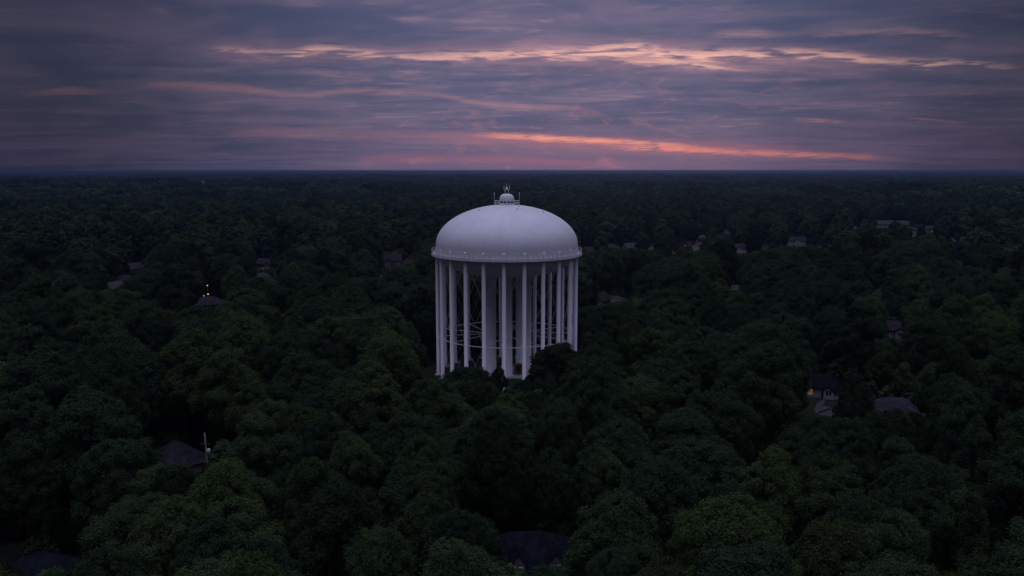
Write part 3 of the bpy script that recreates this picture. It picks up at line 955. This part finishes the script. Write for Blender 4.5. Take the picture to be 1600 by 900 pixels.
# variants: crown radius, height, crown base, lobes, shape
VAR = [(6.2, 23.0, 4.5, 19, "round"), (5.4, 24.5, 5.0, 17, "tall"), (7.2, 22.0, 5.5, 22, "spread"), (5.8, 21.0, 4.0, 16, "round"), (6.6, 24.0, 6.0, 20, "spread"), (4.8, 22.5, 3.5, 13, "tall"), (6.9, 25.0, 5.5, 23, "round"), (5.0, 9.5, 1.2, 11, "round"), (2.7, 8.4, 0.9, 9, "tall"), (4.2, 12.0, 2.0, 10, "round")]
NBIG = 7
CROWN, TRUNK, CROWN_MID = [], [], []
TRW = [1, 1, 1, 1, 1, 1, 1, 0.45, 0.3, 0.55]
for i, (R, H, base, nl, shp) in enumerate(VAR):
    pf = crown_puffs(100 + i, R, H, base, nl, shp)
    rng = np.random.default_rng(200 + i)
    cen, nor = leaves_on(pf, 215, 0.3, rng)
    CROWN.append(quads_mesh("crown", cen, nor, 0.135, 0.6, rng, M["leaf_many"]))
    cen, nor = leaves_on(pf, 13, 0.8, rng)
    CROWN_MID.append(quads_mesh("crown_mid", cen, nor, 0.62, 0.65, rng, M["leaf_many"]))
    TRUNK.append(trunk_mesh(300 + i, pf[3], base, H))
print("leaves per crown:", [len(c.polygons) for c in CROWN], [len(c.polygons) for c in CROWN_MID])


def patch_mesh(seed, size=52.0, ntree=26, per=5, leaf=1.6):
    """a stand of tree tops for the far wood"""
    rng = np.random.default_rng(seed)
    cc, nn = [], []
    for k in range(ntree):
        x, y = rng.uniform(-size / 2, size / 2, 2)
        i = int(rng.integers(NBIG))
        R, H = VAR[i][0] * rng.uniform(0.8, 1.15), VAR[i][1] * rng.uniform(0.78, 1.12)
        d = unit(40, rng)
        d[:, 2] = np.abs(d[:, 2])
        c = np.array([x, y, H - R * 0.8]) + d * np.array([R, R, R * 0.8]) * rng.uniform(0.8, 1.05, (40, 1))
        w = np.repeat(d, per, 0) + 0.4 * rng.normal(size=(40 * per, 3))
        cc.append(np.repeat(c, per, 0) + rng.normal(size=(40 * per, 3)) * 0.6)
        nn.append(w)
    return quads_mesh("stand", np.concatenate(cc), np.concatenate(nn), leaf, 0.65, rng, M["leaf_many"])


PATCH = [patch_mesh(400 + i) for i in range(4)]

# ---- where the trees stand: hero trees first, then a jittered grid
heroes = [
    # px, top py, depth, crown radius, variant, tint, label
    (728, 577, 199, 6.8, 7, "dark green", "dark shrubby tree covering the feet of the tower's leftmost legs"),
    (780, 576, 199, 2.7, 8, "dark green", "small narrow dark tree before the tower's middle columns"),
    (874, 539, 194, 8.6, 9, "dark green", "wide dark tree hiding the feet of the tower's right legs"),
    (823, 606, 197, 2.4, 8, "olive green", "small brownish tree at the foot of the tower's riser columns"),
    (935, 552, 178, 8.6, 6, "deep green", "broad deep green tree just right of the tower's feet"),
    (1000, 590, 160, 8.0, 0, "deep green", "rounded deep green tree next to the broad one right of tower"),
    (1222, 541, 178, 6.2, 0, "mid green", "tall rounded mid green tree standing out left of the lit-window house"),
    (1090, 690, 120, 7.5, 4, "deep green", "wide tree amid the lower wood, below the rounded one"),
    (1140, 785, 84, 6.6, 2, "yellowish green", "big yellowish leafy crown at the photo's bottom edge, right of centre"),
    (770, 640, 134, 8.4, 6, "mid green", "broad tree right below the tower's middle"),
    (700, 618, 150, 6.2, 4, "olive green", "olive tree below the dark shrubby tree at the tower's feet"),
    (424, 640, 138, 6.2, 1, "bluish green", "tall bluish tree right of the utility pole"),
    (345, 722, 100, 5.2, 0, "yellowish green", "yellowish tree just below the utility pole"),
    (500, 408, 345, 10.5, 2, "mid green", "large spreading crown standing above its neighbours left of the tank"),
    (1338, 590, 152, 4.2, 9, "dark green", "dark tree hiding the right half of the lit-window house"),
    (757, 588, 196, 3.2, 7, "dark green", "low dark bush over the pier of a leg, left of the small narrow tree"),
    (796, 605, 190, 2.7, 8, "olive green", "small rounded bush right below the tower's riser columns"),
    (830, 588, 192, 4.4, 9, "dark green", "dark bushy tree between the riser columns and the wide dark tree"),
    (405, 868, 70, 4.6, 3, "yellowish green", "pale-topped small crown at bottom edge below the bluish tree"),
]
# lines of sight that stay open to the tower's legs: (px0, px1, lowest visible py, distance)
WINDOWS += [(670, 702, 590, 232), (702, 768, 592, 232), (768, 800, 598, 232), (800, 816, 614, 232), (816, 838, 600, 232), (838, 906, 560, 232), (906, 914, 520, 232)]


def line_z(px, py, dist):
    d = ray(px, py)
    return HC + d.z / math.hypot(d.x, d.y) * dist


trees = []   # x, y, variant, sx(width scale), sz(height scale), rot, tint, label
for px, py, dep, r, var, tint, lab in heroes:
    p = at_y(px, py, dep)
    R, H = VAR[var][0], VAR[var][1]
    trees.append([p.x, p.y, var, r / R, p.z / (H - 0.3), random.random() * 6.28, tint, lab])
tint_names = list(TINT)
tint_w = [0.16, 0.26, 0.16, 0.22, 0.12, 0.08]
AZMAX = math.radians(41)


def place(d0, d1, cell, thin):
    out = []
    n = int(d1 / cell) + 1
    for iy in range(int(d0 * 0.6 / cell), n):
        for ix in range(-n, n + 1):
            x = (ix + 0.5 * (iy % 2) + random.uniform(-0.36, 0.36)) * cell
            y = (iy + random.uniform(-0.36, 0.36)) * cell
            d = math.hypot(x, y)
            if not (d0 <= d < d1) or abs(math.atan2(x, y)) > AZMAX or random.random() < thin:
                continue
            out.append((x, y))
    return out


def try_tree(x, y, lim=True):
    d = math.hypot(x, y)
    var = random.randrange(NBIG)
    R, H = VAR[var][0], VAR[var][1]
    s = random.choice((0.66, 0.8, 0.9, 1.0, 1.1, 1.24)) * random.uniform(0.93, 1.07)
    sz = (0.45 + 0.55 * s) * random.uniform(0.84, 1.08) * (1.0 + 0.19 * math.sin(x / 17.0 + 2.0 * math.sin(y / 23.0)) * math.sin(y / 15.0 + 1.3 * math.sin(x / 31.0)))
    if d < 135:                                        # younger, lower trees round the near houses
        s = min(s * 0.86, 0.98)
        sz = min(sz, random.uniform(18.0, 21.5) / H)
    sz = min(sz, 26.5 / H)
    for fx, fy, fr in FOOT:
        if math.hypot(x - fx, y - fy) < fr + 0.4 * R * s:
            s2 = (math.hypot(x - fx, y - fy) - fr) / R
            if s2 < 0.32:
                return None
            s, sz = s2, s2 * 1.15
    px = 800 + F_PX * x / (y * CP + 40 * SP)
    hw = R * s * F_PX / y * 0.92
    zmax = 1e9
    skip = d > 300 and random.random() < 0.004        # some crowns stand in the way of the far houses
    for a, b, py, dist in WINDOWS:
        if not skip and d < dist - 2 and px + hw * 0.7 > a and px - hw * 0.7 < b:
            zmax = min(zmax, line_z((a + b) / 2, py, d) - float(terrain(x, y)))
    if H * sz > zmax:
        if zmax < 3.2:
            return None
        if zmax < 14.5:                                # low trees and bushes in the clearings
            var = 9 if zmax > 10.5 else (7 if random.random() < 0.6 else 8)
            sz = zmax / VAR[var][1]
            s = min(max(sz, 0.45) * random.uniform(0.8, 1.1), 1.15)
        else:
            k = zmax / (H * sz)
            sz *= k
            s *= k ** 0.6
    return [x, y, var, s, sz, random.random() * 6.28, random.choices(tint_names, tint_w)[0], None]


NEAR, MID = 430.0, 1150.0
hero_xy = [(t[0], t[1], VAR[t[2]][0] * t[3]) for t in trees]
for x, y in place(34, 125, 8.3, 0.06) + place(125, NEAR, 9.3, 0.07):
    if any(math.hypot(x - hx, y - hy) < hr * 0.95 for hx, hy, hr in hero_xy):
        continue
    t = try_tree(x, y)
    if t:
        trees.append(t)


# ---- which of them are things: the 300 largest in view
def screen(t):
    x, y, var, s, sz = t[:5]
    R, H = VAR[var][0] * s, VAR[var][1] * sz
    px, py = project((x, y, H * 0.96))
    f = F_PX / (y * CP - (H - HC) * SP)
    return px, py, R * f, H * f * 0.3


def seen_area(t):
    px, py, hw, hh = screen(t)
    if px + hw < 4 or px - hw > 1596 or py > 890:
        return 0.0
    w = min(px + hw, 1600) - max(px - hw, 0)
    h = min(py + hw * 1.0, 900) - py
    return max(0.0, w) * max(0.0, h) * min(1.0, t[4] + 0.2)


area = [seen_area(t) + (1e9 if t[7] else 0) for t in trees]
order = sorted(range(len(trees)), key=lambda i: -area[i])
single = [i for i in order[:300] if area[i] > 0]
single_set = set(single)

ONES = "zero one two three four five six seven eight nine ten eleven twelve thirteen fourteen fifteen sixteen seventeen eighteen nineteen".split()
TENS = "x x twenty thirty forty fifty sixty seventy eighty ninety".split()


def words_of(n):
    n = int(max(0, min(99, round(n))))
    return ONES[n] if n < 20 else TENS[n // 10] + ("-" + ONES[n % 10] if n % 10 else "")


used = set()
KIND = {"round": "rounded", "tall": "narrow", "spread": "spreading"}
for i in single:
    x, y, var, s, sz, rot, tint, lab = trees[i]
    R, H = VAR[var][0] * s, VAR[var][1] * sz
    if lab is None:
        px, py, hw, hh = screen(trees[i])
        cy = min(py + hw * 0.45, 897)
        size = "low" if H < 13 else ("tall" if H > 25 else "")
        base = f"{size} {tint} broadleaf tree" if size else f"{tint} {KIND[VAR[var][4]]} broadleaf tree"
        lab = f"{base}, crown {words_of(min(max(px, 8), 1592) / 16)} percent across and {words_of(cy / 9)} percent down"
        if lab in used:
            lab = lab.replace("broadleaf tree", "broadleaf tree in front") if lab.replace("broadleaf tree", "broadleaf tree in front") not in used else lab.replace("broadleaf tree", "leafy tree behind")
        used.add(lab)
    t = thing("broadleaf_tree", lab, "tree", (x, y, float(terrain(x, y))), rot, "broadleaf trees of the wood around the tower")
    t.scale = (s, s, sz)
    link("trunk", TRUNK[var], t)
    cr = link("crown", CROWN[var], t)
    cr.material_slots[0].link = "OBJECT"
    cr.material_slots[0].material = M["leaf"]
    j = random.uniform(0.78, 1.26)
    c = TINT[tint]
    cr.color = (c[0] * j, c[1] * j, c[2] * j, 1)

rest = [t for i, t in enumerate(trees) if i not in single_set]


# ---- the rest of the wood, one object of kind stuff per depth of view
def scatter(name, meshes, pts, idx, rot, scl):
    me = bpy.data.meshes.new(name)
    n = len(pts)
    me.vertices.add(n)
    me.vertices.foreach_set("co", np.asarray(pts, np.float32).reshape(-1))
    for nm, typ, arr in (("variant", "INT", np.asarray(idx, np.int32)), ("turn", "FLOAT", np.asarray(rot, np.float32))):
        at = me.attributes.new(nm, typ, "POINT")
        at.data.foreach_set("value", arr)
    at = me.attributes.new("size", "FLOAT_VECTOR", "POINT")
    at.data.foreach_set("vector", np.asarray(scl, np.float32).reshape(-1))
    me.update()
    o = link(name, me)
    ng = bpy.data.node_groups.new(name + "_scatter", "GeometryNodeTree")
    ng.interface.new_socket("Geometry", in_out="INPUT", socket_type="NodeSocketGeometry")
    ng.interface.new_socket("Geometry", in_out="OUTPUT", socket_type="NodeSocketGeometry")
    N = ng.nodes
    gi, go = N.new("NodeGroupInput"), N.new("NodeGroupOutput")
    jn = N.new("GeometryNodeJoinGeometry")

    def attr(nm, typ):
        a = N.new("GeometryNodeInputNamedAttribute")
        a.data_type = typ
        a.inputs["Name"].default_value = nm
        return a.outputs["Attribute"]

    var_at, turn_at, size_at = attr("variant", "INT"), attr("turn", "FLOAT"), attr("size", "FLOAT_VECTOR")
    cx = N.new("ShaderNodeCombineXYZ")
    ng.links.new(turn_at, cx.inputs[2])
    er = N.new("FunctionNodeEulerToRotation")
    ng.links.new(cx.outputs[0], er.inputs[0])
    for k, m in enumerate(meshes):
        po = bpy.data.objects.new("scatter_source", m)
        oi = N.new("GeometryNodeObjectInfo")
        oi.inputs["Object"].default_value = po
        oi.inputs["As Instance"].default_value = True
        eq = N.new("ShaderNodeMath")
        eq.operation = "COMPARE"
        ng.links.new(var_at, eq.inputs[0])
        eq.inputs[1].default_value = k
        eq.inputs[2].default_value = 0.2
        ip = N.new("GeometryNodeInstanceOnPoints")
        ng.links.new(gi.outputs[0], ip.inputs["Points"])
        ng.links.new(eq.outputs[0], ip.inputs["Selection"])
        ng.links.new(oi.outputs["Geometry"], ip.inputs["Instance"])
        ng.links.new(er.outputs[0], ip.inputs["Rotation"])
        ng.links.new(size_at, ip.inputs["Scale"])
        ng.links.new(ip.outputs[0], jn.inputs[0])
    ng.links.new(jn.outputs[0], go.inputs[0])
    md = o.modifiers.new("scatter", "NODES")
    md.node_group = ng
    o["kind"] = "stuff"
    return o


under = []
for x, y in place(40, 430, 6.4, 0.1):
    lim = 9.0
    if any(math.hypot(x - fx, y - fy) < fr + 1.5 for fx, fy, fr in FOOT):
        continue
    d = math.hypot(x, y)
    px = 800 + F_PX * x / (y * CP + 50 * SP)
    hw = 3.5 * F_PX / y
    for a, b, py, dist in WINDOWS:
        if d < dist - 2 and px + hw > a and px - hw < b:
            lim = min(lim, line_z((a + b) / 2, py, d))
    if lim < 1.2 or (1236 < px < 1334 and 100 < y < 215 and lim < 3.0):
        continue
    v = random.choice((7, 7, 8, 9))
    hgt = lim * random.uniform(0.55, 1.0)
    k = hgt / VAR[v][1]
    under.append((x, y, v, max(0.45, k) * random.uniform(0.8, 1.2), k, random.random() * 6.28))
scatter("undergrowth", CROWN_MID, [(t[0], t[1], 0.0) for t in under], [t[2] for t in under], [t[5] for t in under], [(t[3], t[3], t[4]) for t in under])
pts = [(t[0], t[1], float(terrain(t[0], t[1]))) for t in rest]
scatter("forest", CROWN, pts, [t[2] for t in rest], [t[5] for t in rest], [(t[3], t[3], t[4]) for t in rest])
mid = [t for t in (try_tree(x, y) for x, y in place(NEAR, MID, 9.8, 0.06)) if t]
zs = terrain([t[0] for t in mid], [t[1] for t in mid])
scatter("mid_forest", CROWN_MID, [(t[0], t[1], z) for t, z in zip(mid, zs)], [t[2] for t in mid], [t[5] for t in mid], [(t[3], t[3], t[4]) for t in mid])


def far_points(d0, d1, cell):
    n = int(d1 / cell) + 1
    iy, ix = np.meshgrid(np.arange(0, n), np.arange(-n, n + 1), indexing="ij")
    x = (ix + 0.5 * (iy % 2) + RNG.uniform(-0.2, 0.2, ix.shape)) * cell
    y = (iy + RNG.uniform(-0.2, 0.2, ix.shape)) * cell
    d = np.hypot(x, y)
    k = (d >= d0) & (d < d1) & (np.abs(np.arctan2(x, y)) < AZMAX)
    return x[k], y[k]


px_, py_, sc_ = [], [], []
for d0, d1, cell, s in ((MID, 4500, 46.0, 1.0), (4500, 9500, 105.0, 2.3), (9500, 22000, 250.0, 5.5)):
    x, y = far_points(d0, d1, cell)
    if d0 == MID:                                     # leave the far works building in the open
        wx, wy = FOOT[-1][0], FOOT[-1][1]
        k = ~((np.abs(x / y - wx / wy) < 0.018) & (np.abs(y - wy) < 70))
        x, y = x[k], y[k]
    px_.append(x)
    py_.append(y)
    v = RNG.uniform(0.86, 1.14, len(x)) + 0.24 * np.sin(x / 61.0 + 2.0 * np.sin(y / 97.0)) * np.sin(y / 71.0 + 1.7 * np.sin(x / 113.0))
    if d0 == MID:                                     # stands before it and its yard lights stay under the line of sight
        ppx = 800 + F_PX * x / (y * CP + 40 * SP)
        for a, b, ly, dist in ((292, 336, 288.0, 3500.0), (330, 341, 294.0, 2380.0)):
            m_ = (ppx > a) & (ppx < b) & (y < dist)
            lim = np.array([line_z((a + b) / 2, ly, q) for q in np.hypot(x, y)]) - terrain(x, y)
            v = np.where(m_, np.minimum(v, np.maximum(lim, 2.0) / 27.0), v)
    sc_.append(np.stack([s * np.ones_like(x), s * np.ones_like(x), v], 1))
x, y, sc_ = np.concatenate(px_), np.concatenate(py_), np.concatenate(sc_)
scatter("distant_forest", PATCH, np.stack([x, y, terrain(x, y)], 1), RNG.integers(0, len(PATCH), len(x)), RNG.uniform(0, 6.28, len(x)), sc_)
print("trees:", len(single), "forest:", len(rest), "mid:", len(mid), "far stands:", len(x))

# ------------------------------------------------------------------ haze
HAZE = 1.5e-4
hz = MB().box(-26000, 26000, -26000, 26000, -40.0, 57.4).build("haze", M["dark"])
hm = bpy.data.materials.new("haze")
hm.use_nodes = True
hm.node_tree.nodes.clear()
ho = hm.node_tree.nodes.new("ShaderNodeOutputMaterial")
hv = hm.node_tree.nodes.new("ShaderNodeVolumePrincipled")
hv.inputs["Color"].default_value = (0.27, 0.40, 0.66, 1)
hv.inputs["Density"].default_value = HAZE
hv.inputs["Anisotropy"].default_value = 0.75
hm.node_tree.links.new(hv.outputs[0], ho.inputs["Volume"])
hz.data.materials.clear()
hz.data.materials.append(hm)
hz["kind"] = "stuff"
